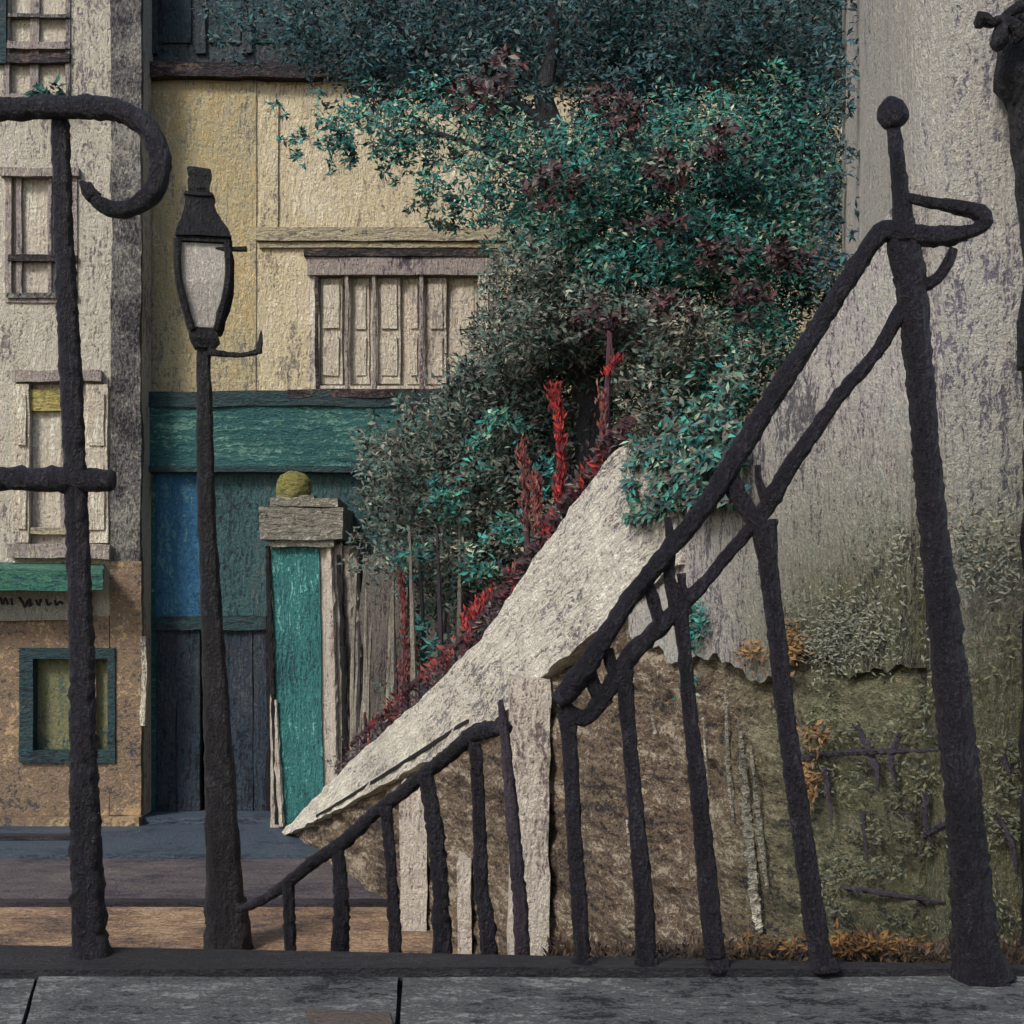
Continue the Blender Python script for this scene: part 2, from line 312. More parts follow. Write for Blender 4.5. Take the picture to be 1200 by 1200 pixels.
# ------------------------------------------------------------------ ground and street
g = NB(); box(g, -80, 80, -20, 160, -.6, 0.0); struct(obj('ground', g, M['earth']))
yk = 6.95
g = NB(); box(g, -14, .9, 5.0, yk, 0.0, .004+.0, None); struct(obj('pavement', g, M['pavement']))
g = NB(); box(g, -14, 1.2, yk+.0, 8.55, -.002, .003); struct(obj('road', g, M['road']))
g = NB(); box(g, -14, 1.2, yk-.09, yk, .0045, .03, .25, .004); struct(obj('kerb', g, M['kerb']))
g = NB(); box(g, -14, 1.4, 8.2, 9.35, .0035, .028, .3, .003); struct(obj('footway', g, M['gutter']))
g = NB(); box(g, P(0,0,8.9).x-2, P(120,0,8.9).x, 8.7, 8.8, .029, .06, .2, .004); struct(obj('doorstep_kerb', g, M['kerb']))

# ------------------------------------------------------------------ parapet in the foreground
def yb(x): return 2.58-(x+1.03)*.07        # back edge of the parapet, slightly skewed
ZP = 1.6-416/1500*2.5
par = thing('parapet_wall', (0, 2.2, 0), 'low grey stone parapet with worn slab top at the foot of the iron railings', 'parapet')
def quad_slab(x0, x1, yn, off, z0, z1, amp, radial=False):
    bm = NB(); box(bm, 0, 1, 0, 1, 0, 1)
    bmesh.ops.subdivide_edges(bm, edges=bm.edges, cuts=7, use_grid_fill=True)
    for v in bm.verts:
        u, w_, t = v.co
        x = x0+(x1-x0)*u; yf = yb(x)-off
        if radial: x *= 1+w_*.26
        v.co = Vector((x, yn+(yf-yn)*w_, z0+(z1-z0)*t))
    wob(bm, bm.verts, amp, 5, 11+x0)
    return bm
obj('wall', quad_slab(-2.6, 2.6, 1.93, .035, 0, ZP-.1, .004), M['rubble'], par)
def jx(px, py=1180): return (px-600)/F*(F*(1.6-ZP)/(py-HZ))
js = [-2.7, jx(100), jx(484), jx(1176), 2.7]
for i in range(4):
    obj('coping_stone', quad_slab(js[i]+.004, js[i+1]-.004, 1.88, .005, ZP-.095, ZP+random.uniform(-.003,.003), .0035, True), M['ledge'], par, smooth=False)
obj('mortar', quad_slab(-2.65, 2.65, 1.90, .03, ZP-.098, ZP-.02, .0), M['ledge_dark'], par)
obj('stain', quad_slab(jx(400)*.95, jx(482)*.95, 1.95, .33, ZP-.01, ZP+.006, .002, True), M['rust_stone'], par)
# dark strip at the posts' feet: back-edge shade put in as colour
obj('edge_shade_strip', quad_slab(-2.6, 2.6, 2.415, -.006, ZP-.02, ZP+.016, .004), M['ledge_dark'], par)
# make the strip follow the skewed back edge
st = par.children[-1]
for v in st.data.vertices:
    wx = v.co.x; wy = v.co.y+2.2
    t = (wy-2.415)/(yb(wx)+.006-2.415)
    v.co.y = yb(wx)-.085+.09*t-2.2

# ------------------------------------------------------------------ railings
def onledge(px): # ledge point under a pixel column
    x = 0; Y = 2.5
    for _ in range(6): x = (px-600)/F*Y; Y = yb(x)-.045
    return Y
I = M['iron']
# left: barrier post with arms and a curl
Y0 = onledge(104)
lr = thing('iron_barrier', P(104, 1130, Y0), 'black iron barrier post at left with level arms and a curled top rail', 'railing')
def pp(lst, Y, dy=0): return [P(a, b, Y)+Vector((0,dy,0)) for a, b in lst]
obj('post', tb(pp([(106,1136),(103,1050),(98,900),(96,760),(90,600),(86,500),(80,380),(74,250),(70,128)], Y0),
    [.036,.033,.027,.024,.0225,.0215,.021,.018,.018], jit=.22), I, lr, True)
obj('foot', tb(pp([(108,1140),(107,1112),(105,1095)], Y0), [.048,.040,.033], jit=.2), I, lr, True)
obj('top_rail', tb(pp([(-60,136),(0,133),(60,131),(120,131),(152,138),(178,158),(190,190),(186,222),(168,242),(142,250),(118,240),(106,220)], Y0, -.02),
    [.021,.022,.022,.023,.022,.022,.0225,.021,.019,.017,.014,.009], jit=.22), I, lr, True)
obj('curl_tip', tb(pp([(114,236),(106,226),(99,217)], Y0, -.02), [.014,.012,.005], jit=.3), I, lr, True)
obj('cross_rail', tb(pp([(-60,560),(0,561),(40,562),(90,563),(134,563)], Y0, -.005), [.021,.022,.024,.025,.020], jit=.3), I, lr, True)

# right: upper railing
Yt = onledge(1143); YR = onledge(850)
def Yr(px): return YR+(Yt-YR)*(px-850)/293
def pr(lst, dy=0): return [P(a, b, Yr(a))+Vector((0,dy,0)) for a, b in lst]
rr = thing('stair_railing', P(850, 1130, YR), 'black iron railing with double sloping rail climbing to a tall post topped by a ball', 'railing')
post = obj('post', tb(pr([(1146,1146),(1140,1060),(1130,950),(1118,830),(1103,700),(1092,600),(1083,500),(1074,400),(1066,320),(1060,270),(1054,210),(1047,150)]),
    [.043,.039,.035,.034,.030,.026,.025,.027,.030,.021,.015,.012], jit=.2), I, rr, True)
b = NB(); ball(b, P(1046,133,Yr(1046)), .0285, .004, 24, 1.08); obj('ball_finial', b, I, rr, True)
b = tb(pr([(1150,1152),(1147,1128),(1144,1108)]), [.056,.052,.042], jit=.25); obj('foot', b, I, rr, True)
obj('top_rail', tb(pr([(652,822),(668,806),(700,760),(735,705),(775,655),(820,600),(860,540),(890,490),(925,435),(960,380),(995,325),(1018,290),(1034,273),(1062,276),(1100,279),(1130,275)], -.01),
    [.018,.022,.019,.017,.017,.018,.021,.019,.018,.018,.018,.018,.019,.020,.019,.015], jit=.28), I, rr, True)
obj('return_loop', tb(pr([(1062,234),(1090,240),(1120,245),(1145,252),(1152,262),(1140,272),(1120,277)], -.012), [.009,.011,.013,.016,.016,.014,.012], jit=.3), I, rr, True)
obj('bracket', tb(pr([(1046,276),(1049,312),(1062,333),(1078,337),(1096,328),(1108,312),(1116,293)], -.008), [.013,.013,.012,.013,.012,.010,.008], jit=.25), I, rr, True)
obj('lower_rail', tb(pr([(1062,352),(1046,382),(1022,420),(985,462),(955,505),(925,548),(905,582),(890,606),(872,628),(852,650),(827,682),(804,704),(772,736),(738,770),(708,815),(684,842),(656,826)], .0),
    [.015,.013,.012,.013,.014,.016,.018,.014,.013,.012,.012,.015,.017,.018,.017,.016], jit=.28), I, rr, True)
# short struts between the rails
for pts, rad in (([(853,552),(862,575),(878,600),(892,616)], [.020,.019,.017,.018]),
                 ([(888,545),(890,566),(900,590)], [.006,.007,.012]),
                 ([(757,680),(766,705),(774,730)], [.011,.012,.012]),
                 ([(782,606),(786,640),(784,672),(792,712)], [.006,.010,.011,.013]),
                 ([(798,672),(802,700),(806,720)], [.009,.010,.010]),
                 ([(712,760),(718,785),(728,806)], [.012,.011,.012]),
                 ([(690,790),(700,812),(712,828)], [.014,.013,.014])):
    obj('strut', tb(pr(pts), rad, jit=.3), I, rr, True)
for pts, rad in (([(965,1138),(952,1060),(938,960),(922,850),(912,760),(902,680),(894,610)], [.021,.021,.020,.018,.018,.017,.026]),
                 ([(838,1120),(828,1020),(818,920),(808,830),(802,760),(796,708)], [.020,.019,.017,.014,.013,.018]),
                 ([(757,1132),(754,1050),(746,960),(738,870),(731,785)], [.019,.019,.016,.014,.018]),
                 ([(683,1128),(678,1050),(672,960),(668,880),(664,836)], [.015,.016,.015,.015,.018])):
    obj('baluster', tb([P(a, b, Yr(a)) for a, b in pts], rad, jit=.22), I, rr, True)
for px in (967, 839, 757, 683):
    obj('baluster_foot', tb(pr([(px+1,1136),(px,1122)]), [.028,.020], jit=.3), I, rr, True)

# lower railing, running down and away behind the parapet
def Yl(px): return 2.62+(612-px)/332*.75
lo = thing('lower_stair_railing', (P(450,1100,Yl(450)).x, Yl(450), 0), 'low black iron railing sloping down left towards the lamp post foot', 'railing')
obj('top_rail', tb([P(a, b, Yl(a)) for a, b in [(594,852),(575,855),(555,860),(530,882),(500,905),(470,930),(440,952),(405,985),(370,1008),(335,1036),(305,1056),(280,1066)]],
    [.015,.019,.018,.016,.016,.016,.015,.017,.016,.014,.013,.010], jit=.32), I, lo, True)
for k, (pts, rad) in enumerate(((([(612,1112),(606,1020),(598,930),(590,850),(587,820)], [.018,.017,.015,.011,.005])),
                 ([(573,1112),(564,1040),(562,960),(557,870)], [.020,.018,.017,.015]),
                 ([(518,1112),(516,1040),(508,960),(498,905)], [.025,.021,.021,.022]),
                 ([(463,1112),(460,1050),(456,990),(452,945)], [.017,.016,.016,.018]),
                 ([(399,1112),(400,1060),(396,990)], [.024,.022,.017]),
                 ([(340,1108),(339,1070),(338,1030)], [.018,.018,.018]))):
    px = pts[0][0]; Y = Yl(px)
    q = [P(a, b, Y) for a, b in pts]
    q = [Vector((q[0].x+.02, Y, .0)), Vector((q[0].x+.01, Y, .45))]+q; rad = [r_*.86 for r_ in rad]
    obj('baluster', tb(q, [rad[0], rad[0]]+rad, jit=.35), M['purple_iron'] if k == 0 else I, lo, True)

# ------------------------------------------------------------------ street lamp
YL = 6.02
def lamp_post(name, label, dx):
    L_ = thing(name, (P(266,0,YL).x+dx, YL, 0), label, 'street lamp')
    return L_
lp = lamp_post('street_lamp', 'old black gas style street lamp with tapered lantern standing on the orange brown pavement', 0)
IF = M['iron_far']
obj('pole', tb([P(a, b, YL) for a, b in [(264,1080),(262,1000),(257,900),(252,800),(247,700),(242,600),(240,500),(238,400),(238,380)]],
    [.098,.080,.070,.058,.048,.042,.040,.030,.030], n=16, jit=.14, step=.05), IF, lp, True)
obj('base', tb([P(a, b, YL) for a, b in [(267,1114),(267,1095),(266,1075),(264,1055)]], [.118,.110,.104,.092], n=16, jit=.2, step=.03), IF, lp, True)
def sq(cx, py, r, Y=YL, rot=.5, n=4, ry=None):
    c = P(cx, py, Y); o = []
    for k in range(n):
        a = rot+2*math.pi*k/n
        o.append(c+Vector((math.cos(a)*r, math.sin(a)*r, 0)))
    return o
s = YL/F
ROT = math.pi/4+.18
def lantern(parent, cx, cy, mat, s, Y, k=1.0):
    def q(dx, dy, r): return sq(cx+dx*k, cy+dy*k, r*s*k, Y, ROT)
    fr = NB(); loft(fr, [q(1,-4,40), q(2,2,42)]); loft(fr, [q(2,98,20), q(2,110,24), q(1,120,15)])
    tp = q(1,0,40); bt = q(2,100,20); md = q(2,48,39)
    for i in range(4):
        tube(fr, [tp[i], md[i], bt[i]], .019*k, n=6, jit=.3, step=.04)
    obj('lantern_frame', fr, mat, parent)
    gl = NB(); loft(gl, [q(1,3,36), q(2,48,35), q(2,97,17)]); obj('lamp_glass', gl, M['lampglass'], parent)
    rf = NB(); loft(rf, [q(2,-4,44), q(1,-14,40), q(-2,-36,27), q(-4,-54,20), q(-4,-56,24), q(-4,-60,22)]); bmesh.ops.subdivide_edges(rf, edges=rf.edges, cuts=3, use_grid_fill=True); wob(rf, rf.verts, .006*k, 14, 2)
    r = obj('lantern_roof', rf, mat, parent)
    ch = NB(); loft(ch, [q(-5,-60,15), q(-5,-70,17), q(-4,-78,16), q(-4,-86,19), q(-4,-89,16)]); bmesh.ops.subdivide_edges(ch, edges=ch.edges, cuts=2, use_grid_fill=True); wob(ch, ch.verts, .008*k, 20, 6)
    obj('chimney', ch, mat, r)
lantern(lp, 238, 289, IF, s, YL)
obj('ladder_bar', tb([P(a, b, YL-.03) for a, b in [(244,412),(262,415),(284,416),(302,412)]], [.020,.014,.011,.014], jit=.3), IF, lp, True)
obj('hook', tb([P(a, b, YL-.03) for a, b in [(303,414),(305,402),(306,388)]], [.016,.014,.004], jit=.3), IF, lp, True)
obj('peg', tb([P(a, b, YL-.08) for a, b in [(240,292),(262,292),(289,292)]], [.010,.011,.013], jit=.2), IF, lp, True)

# second lamp, just entering the frame at the upper right
YQ = 2.98
l2 = thing('street_lamp', (P(1222,0,YQ).x, YQ, 0), 'black iron lamp post with scrolled bracket at the right edge against the pale wall', 'street lamp')
obj('pole', tb([Vector((P(1222,0,YQ).x,YQ,0))]+[P(a, b, YQ) for a, b in [(1222,900),(1220,480),(1219,430),(1217,380),(1220,320),(1216,200),(1214,110)]], [.05,.045,.036,.050,.046,.034,.050,.066], n=16, jit=.25, step=.04), IF, l2, True)
obj('collar', tb([P(a, b, YQ) for a, b in [(1212,125),(1210,90),(1205,60),(1210,28)]], [.058,.087,.070,.083], n=16, jit=.3, step=.03), IF, l2, True)
obj('scroll', tb([P(a, b, YQ-.09) for a, b in [(1147,32),(1149,22),(1162,27),(1176,24),(1190,32),(1200,44)]], [.009,.017,.012,.013,.016,.02], jit=.3, step=.015), IF, l2, True)
obj('scroll', tb([P(a, b, YQ-.09) for a, b in [(1164,54),(1172,46),(1174,30),(1180,16),(1196,8)]], [.014,.02,.014,.010,.014], jit=.3, step=.015), IF, l2, True)
lantern(l2, 1236, -130, IF, YQ/F, YQ, 1.25)

# ------------------------------------------------------------------ cream house with the teal shop
YS = 9.75
sh = thing('shop_house', (P(420,0,YS).x, YS, 0), 'cream plastered house above a teal painted shopfront and dark blue doors', 'house')
def fx(px, Y=YS): return P(px,0,Y).x
def fz(py, Y=YS): return P(0,py,Y).z
W1 = hole(368, 300, 566, 457, YS); W0 = hole(60, 470, 520, 975, YS)
top = fz(86)
obj('wall', facade(fx(140), fx(1500), 0, top, YS, .25, [W1, (fx(176), fx(520), .02, fz(466))], .3), M['cream'], sh)
obj('side_wall', box(NB(), fx(140), fx(1500), YS+.26, YS+5, 0, top+.01), M['cream'], sh)
obj('yellow_plaster', bx(168, 92, 300, 459, YS-.012, .02, step=.2, amp=.006), M['yellow'], sh)
obj('pilaster', bx(306, 118, 326, 268, YS-.016, .03, step=.1, amp=.008), M['cream'], sh)
c = bx(300, 266, 640, 282, YS-.05, .06, step=.12, amp=.008); pbox(c, 304, 284, 620, 290, YS-.03, .04, step=.12, amp=.006)
obj('string_course', c, M['pale_h'], sh)
up = obj('upper_storey', box(NB(), fx(140), fx(1500), YS+.03, YS+4.5, top, top+4, .5, .01), M['slate'], sh)
for x0, x1 in ((172,184),(228,240),(284,296),(352,364),(440,452),(540,556)):
    obj('batten', bx(x0, -80, x1, 62, YS+.0, .04, step=.15, amp=.01), M['slate'], up)
for x0, x1 in ((190,224),(245,282),(300,348),(372,436)):
    obj('pane', bx(x0, -80, x1, 50, YS+.015, .02, step=.3, amp=.005), M['slate_pane'], up)
obj('cornice', bx(160, 72, 1400, 90, YS-.10, .2, step=.12, amp=.018, sc=4), M['darkline'], sh)
# upstairs window
wn = obj('window', None or facade(fx(362), fx(572), fz(459), fz(298), YS-.02, .1, [hole(374, 312, 560, 452, YS-.02)], .12, .006), M['window_paint'], sh)
obj('lintel', bx(356, 292, 582, 300, YS-.06, .07, step=.1, amp=.008), M['darkline'], wn)
obj('hood', bx(360, 301, 578, 322, YS-.045, .06, step=.1, amp=.008), M['mauve'], wn)
xs = [374, 402, 412, 434, 442, 470, 476, 494, 500, 524, 532, 560]
obj('pane', bx(372, 312, 562, 454, YS+.055, .02, step=.2, amp=.003), M['window_paint'], wn)
for k in range(0, 12, 2):
    a = bx(xs[k]+1, 326, xs[k+1]-1, 450, YS+.02+.01*(k%4), .04, step=.06, amp=.007)
    pbox(a, xs[k]+5, 334, xs[k+1]-5, 385, YS+.006+.01*(k%4), .018, step=.05, amp=.008); pbox(a, xs[k]+5, 395, xs[k+1]-5, 440, YS+.006+.01*(k%4), .018, step=.05, amp=.008)
    obj('shutter_leaf', a, M['window_paint'], wn)
for px in (371, 406, 438, 494):
    obj('mullion', bx(px-2, 322, px+2, 456, YS-.03, .05, step=.05, amp=.010), M['darkline'] if px in (371,) else M['mauve'], wn)
obj('sill', bx(336, 456, 584, 466, YS-.12, .14, step=.08, amp=.010), M['darkline'], sh)
# shop front
sf = obj('fascia', bx(166, 463, 640, 547, YS-.10, .12, step=.15, amp=.008), M['teal'], sh)
obj('moulding', bx(170, 546, 640, 553, YS-.13, .12, step=.1, amp=.01), M['green_frame'], sf)
obj('moulding', bx(166, 458, 560, 476, YS-.12, .04, step=.1, amp=.012), M['green_frame'], sf)
obj('blue_panel', bx(180, 553, 238, 722, YS-.04, .1, step=.15, amp=.006), M['blue'], sh)
obj('transom_panel', bx(238, 553, 392, 722, YS-.035, .1, step=.15, amp=.006), M['teal_v'], sh)
obj('transom_panel', bx(390, 553, 524, 722, YS-.035, .1, step=.15, amp=.006), M['teal_v'], sh)
obj('corner_post', bx(168, 553, 182, 960, YS-.06, .1, step=.12, amp=.008), M['teal'], sh)
obj('transom_rail', bx(180, 722, 312, 738, YS-.09, .1, step=.08, amp=.010), M['green_frame'], sh)
for x0, x1 in ((180, 206),(207,234),(240,268),(269,296),(297,322)):
    d = obj('door_board', bx(x0, 738, x1, 952, YS-.05+random.uniform(-.008,.008), .06, step=.12, amp=.006), M['door'], sh)
obj('door_frame', bx(312, 660, 326, 950, YS-.09, .1, step=.1, amp=.010), M['iron_far'], sh)
obj('doorstep', box(NB(), fx(176), fx(400), YS-.35, YS+.0, .0, .07, .12, .006), M['gutter'], sh)
obj('shop_back', bx(160, 460, 530, 980, YS+.2, .05), M['door'], sh)

# gate pier with cap and ball
YG = 9.2
gp = thing('gate_pier', (P(352,0,YG).x, YG, 0), 'stone gate pier with bright green panel, grey capstone and mossy yellow ball on top', 'gate pier')
a = NB(); box(a, P(316,0,YG).x, P(400,0,YG).x, YG+.02, YG+.45, 0, P(0,638,YG).z, .12, .01); obj('shaft', a, M['pier'], gp)
pn = NB(); loft(pn, [[P(326,966,YG), P(380,966,YG), P(380,966,YG)+Vector((0,.05,0)), P(326,966,YG)+Vector((0,.05,0))],
                     [P(318,640,YG), P(374,640,YG), P(374,640,YG)+Vector((0,.05,0)), P(318,640,YG)+Vector((0,.05,0))]])
bmesh.ops.subdivide_edges(pn, edges=pn.edges, cuts=8, use_grid_fill=True); wob(pn, pn.verts, .008, 6, 3)
obj('green_panel', pn, M['bright'], gp)
obj('edge_strip', tb([P(a, b, YG-.01) for a, b in [(314,640),(318,760),(322,860),(326,966)]], [.018,.022,.020,.024], n=6, jit=.5, step=.05), M['iron_far'], gp)
obj('edge_strip', tb([P(a, b, YG-.02) for a, b in [(323,820),(326,900),(330,968)]], [.010,.024,.022], n=6, jit=.5, step=.05), M['pier'], gp)
obj('edge_strip', tb([P(a, b, YG-.01) for a, b in [(386,640),(390,760),(392,860),(394,940)]], [.022,.024,.024,.028], n=6, jit=.5, step=.05), M['pier'], gp)
c = NB(); pbox(c, 304, 594, 402, 632, YG-.08, .6, step=.06, amp=.012); pbox(c, 318, 632, 392, 641, YG-.05, .5, step=.06, amp=.010); pbox(c, 316, 584, 396, 594, YG-.03, .5, step=.06, amp=.01)
obj('capstone', c, M['cap'], gp)
b = NB(); ball(b, P(344,573,YG+.1), .128, .02, 24, 1.0); obj('ball', b, M['ball'], gp, True)
obj('ball_plinth', bx(324, 580, 368, 590, YG-.0, .25, step=.05, amp=.008), M['cap'], gp)
g2 = thing('gate_post', (P(414,0,YG).x, YG+.2, 0), 'narrow pale weathered post just right of the green gate pier', 'post')
obj('shaft', tb([Vector((P(418,0,YG).x,YG+.1,0))]+[P(a, b, YG+.1) for a, b in [(418,900),(414,760),(410,640)]], [.07,.07,.07,.065], n=8, jit=.4, step=.06), M['stem'], g2)
obj('dark_strap', tb([P(a, b, YG+.0) for a, b in [(406,880),(402,760),(396,650)]], [.018,.022,.014], n=6, jit=.6, step=.05), M['iron_far'], g2)

# ------------------------------------------------------------------ left house
YH = 9.4
lh = thing('corner_house', (P(60,0,YH).x, YH, 0), 'pale grey cream house at left with small windows over a green awning and brown shopfront', 'house')
def hx(px): return P(px,0,YH).x
def hz(py): return P(0,py,YH).z
wins = [(8,-40,80,112),(10,205,88,352),(24,446,124,640)]
holes = [hole(a,b,c_,d,YH) for a,b,c_,d in wins]+[hole(34,768,128,884,YH)]
obj('wall', facade(hx(-700), hx(164), 0, 9, YH, .3, holes, .3), M['leftwall'], lh)
obj('body', box(NB(), hx(-700), hx(164)-.01, YH+.31, YH+6, 0, 9), M['leftwall'], lh)
q = bx(130, -80, 165, 660, YH-.025, .05, step=.05, amp=.014)
obj('corner_stones', q, M['quoin'], lh)
obj('corner_base', bx(128, 658, 166, 955, YH-.03, .06, step=.1, amp=.012), M['brownfront'], lh)
b = NB(); pbox(b, 165, 745, 171, 850, YH-.04, .05, step=.05, amp=.012); obj('chipped_edge', b, M['pale_trim'], lh)
obj('ground_floor', facade(hx(-700), hx(129), 0, hz(722), YH-.02, .019, [hole(34,768,128,884,YH-.02)], .2), M['brownfront'], lh)
def window(k, muls, bars, dark=False, pane=M['window_paint']):
    a, b, c_, d = wins[k]
    w = obj('window', facade(hx(a-3), hx(c_+3), hz(d+3), hz(b-3), YH-.015, .08, [hole(a+3,b+3,c_-3,d-3,YH-.015)], .12, .005), M['mauve'], lh)
    obj('pane', bx(a-1, b-1, c_+1, d+1, YH+.035, .02, step=.2, amp=.004), pane, w)
    for x, r in muls: obj('mullion', bx(x-r, b, x+r, d, YH+.0, .05, step=.05, amp=.008), M['mauve'], w)
    for y, r, m in bars: obj('glazing_bar', bx(a-2, y-r, c_+2, y+r, YH-.03, .05, step=.06, amp=.010), M[m], w)
    return w
w = window(0, [(40,5)], [(18,2,'quoin'),(52,4,'mauve'),(68,5,'darkline')])
obj('shutter', bx(-30, -60, 7, 74, YH-.04, .04, step=.15, amp=.006), M['green_frame'], w)
w = window(1, [(22,3),(58,2)], [(302,4,'darkline'),(346,3,'quoin')])
obj('lintel', bx(0, 196, 92, 206, YH-.05, .06, step=.06, amp=.01), M['mauve'], w)
w = window(2, [(34,2),(74,3),(104,2)], [(560,5,'quoin'),(622,4,'pale_h')], pane=M['window_paint'])
obj('lintel', bx(14, 434, 118, 447, YH-.06, .07, step=.06, amp=.012), M['mauve'], w)
obj('blind', bx(32, 456, 78, 481, YH-.01, .03, step=.05, amp=.008), M['ochre'], w)
for x0, x1 in ((16,34),(100,126)):
    a = bx(x0, 450, x1, 636, YH-.04, .05, step=.06, amp=.008)
    for y in (462, 560): pbox(a, x0+4, y, x1-4, y+60, YH-.055, .02, step=.05, amp=.008)
    obj('shutter', a, M['pale_trim'], w)
obj('sill', bx(8, 638, 128, 654, YH-.10, .12, step=.06, amp=.014), M['mauve'], w)
# window box plant
fl = thing('window_plant', P(52, 112, YH-.12), 'small green plant on the sill of the top left window', 'plant')
def leafmesh(pts, size, asp=.4, droop=0.0, up=0.0, jit=1.0):
    """pts: iterable of (pos, scale). every leaf is a bent pair of quads pointing its own way."""
    vs = []; fs = []
    for p, sc in pts:
        d = Vector((random.gauss(0,1), random.gauss(0,1)*.7, random.gauss(0,1)*(.7)+up-droop)).normalized()
        n = Vector((random.gauss(0,1)*.6, -1+random.gauss(0,.5), random.gauss(0,1)*.6+.5))
        s_ = d.cross(n)
        if s_.length < .05: s_ = d.cross(Vector((1,0,0)))
        s_.normalize(); n = s_.cross(d)
        Ln = size*sc*random.uniform(.6,1.35); W = Ln*asp*random.uniform(.7,1.3)*.5
        i = len(vs)
        m = p+d*Ln*.5+n*Ln*.08
        e = p+d*Ln
        vs += [p, m-s_*W, m-n*W*.2, m+s_*W, e]
        fs += [(i, i+1, i+4, i+2), (i, i+2, i+4, i+3)]
    return vs, fs
def leafobj(name, pts, size, m, parent, asp=.4, droop=0., up=0.):
    vs, fs = leafmesh(pts, size, asp, droop, up)
    off = wloc(parent) if parent is not None else Vector((0,0,0))
    me = bpy.data.meshes.new(name); me.from_pydata([tuple(v-off) for v in vs], [], fs); me.update()
    me.materials.append(m)
    o = bpy.data.objects.new(name, me); C.objects.link(o); o.parent = parent
    return o
def blob(px, py, rx, ry, Y, n, dY=.5, edge=.0, clump=.0):
    """leaf positions in an uneven ellipsoid about a point, gathered in clumps"""
    c = P(px, py, Y); a = rx/F*Y; b = ry/F*Y; out = []
    nc = max(1, int(n/14))
    cs = []
    for _ in range(nc):
        while True:
            v = Vector((random.uniform(-1,1), random.uniform(-1,1), random.uniform(-1,1)))
            if v.length <= 1+.18*mn.noise(v*2.1+c): break
        cs.append(Vector((c.x+v.x*a, c.y+v.y*dY, c.z+v.z*b)))
    r = clump or min(a,b)*.26
    for k in range(n):
        q = random.choice(cs)
        out.append((q+Vector((random.gauss(0,r*.55), random.gauss(0,r*.6), random.gauss(0,r*.42))), 1))
    return out
leafobj('leaves', blob(52, 106, 22, 8, YH-.12, 90, .05, clump=.03), .07, M['awning'], fl)
# awning, sign, shop window
aw = NB(); loft(aw, [[P(-400,668,YH-.0), P(122,668,YH-.0), P(122,668,YH)+Vector((0,-.02,.03)), P(-400,668,YH)+Vector((0,-.02,.03))]]+
   [[P(-400,692,YH-.35+0)+Vector((0,0,0)), P(118,694,YH-.35), P(120,690,YH-.35)+Vector((0,0,.02)), P(-400,688,YH-.35)+Vector((0,0,.02))]], True)
aw.free()
aw = NB()
y1, y2 = YH-.01, YH-.36
A = [P(-400,656,y1), P(121,660,y1), P(121,668,y2), P(-400,664,y2)]
Bq = [P(-400,656,y1)-Vector((0,0,.03)), P(121,660,y1)-Vector((0,0,.03)), P(121,692,y2), P(-400,692,y2)]
loft(aw, [A, Bq]); bmesh.ops.subdivide_edges(aw, edges=aw.edges, cuts=10, use_grid_fill=True); wob(aw, aw.verts, .012, 6, 5)
obj('awning', aw, M['awning'], lh)
sg = obj('sign_board', bx(-300, 693, 104, 727, YH-.06, .07, step=.1, amp=.006), M['sign'], lh)
def squig(pts, r, Y): return tb([P(a, b, Y) for a, b in pts], r, n=6, jit=.3, step=.01)
lt = NB()
for pts in ([(0,700),(3,708),(6,701),(9,709)], [(13,701),(14,709)], [(22,700),(26,705),(29,711),(32,704),(36,702)], [(36,702),(34,710),(38,707)],
            [(42,703),(45,709),(48,702)], [(54,702),(56,709),(60,706)], [(64,703),(66,709),(70,705),(74,708)]):
    tube(lt, [P(a, b, YH-.066) for a, b in pts], .009, n=6, jit=.3, step=.01)
obj('lettering', lt, M['ink'], sg)
sw = obj('shop_window', facade(hx(25), hx(137), hz(893), hz(759), YH-.05, .1, [hole(38,772,126,880,YH-.05)], .1, .007), M['green_frame'], lh)
obj('pane', bx(36, 770, 128, 882, YH+.06, .02, step=.1, amp=.003), M['olive_glass'], sw)
obj('mullion', bx(106, 772, 112, 880, YH-.0, .04, step=.06, amp=.005), M['brownfront'], sw)
obj('plinth', box(NB(), hx(-700), hx(168), YH-.12, YH-.02, 0, hz(955), .12, .01), M['brownfront'], lh)

# ------------------------------------------------------------------ tall pale house at right
YW = 4.45
pw = thing('tall_house', (1.2, YW, 0), 'tall pale grey plastered house wall at right behind the ball finial post', 'house')
fp = [P(989,0,4.45), P(1003,0,4.05), P(1022,0,3.7), P(1045,0,3.4), P(1074,0,3.2), P(1110,0,3.1), P(1180,0,3.06), P(1420,0,3.04), Vector((6,6,0)), Vector((6,9,0)), P(987,0,9.0)]
a = NB(); NV = 34
for i in range(len(fp)-1):
    p, q_ = fp[i], fp[i+1]; nn = 4 if i < 7 else 2
    if i == 0: cols_ = []
    for k in range(nn): cols_.append(p+(q_-p)*k/nn)
cols_ += [fp[-1]]; n_ = len(cols_)
grid = [[a.verts.new((c_.x, c_.y, 7.5*j/NV)) for j in range(NV+1)] for c_ in cols_]
for i in range(n_):
    for j in range(NV): a.faces.new((grid[i][j], grid[(i+1)%n_][j], grid[(i+1)%n_][j+1], grid[i][j+1]))
a.faces.new([g_[-1] for g_ in grid])
wob(a, a.verts, .010, 2.5, 4)
obj('wall', a, M['palewall'], pw, True)
gw = thing('garden_wall', (P(500,0,8.6).x, 8.6, 0), 'low weathered grey garden wall behind the bare stems right of the gate', 'wall')
obj('wall', box(NB(), P(424,0,8.6).x, P(700,0,8.6).x, 8.6, 8.85, 0, P(0,650,8.6).z, .12, .03), M['pier_grey'], gw)
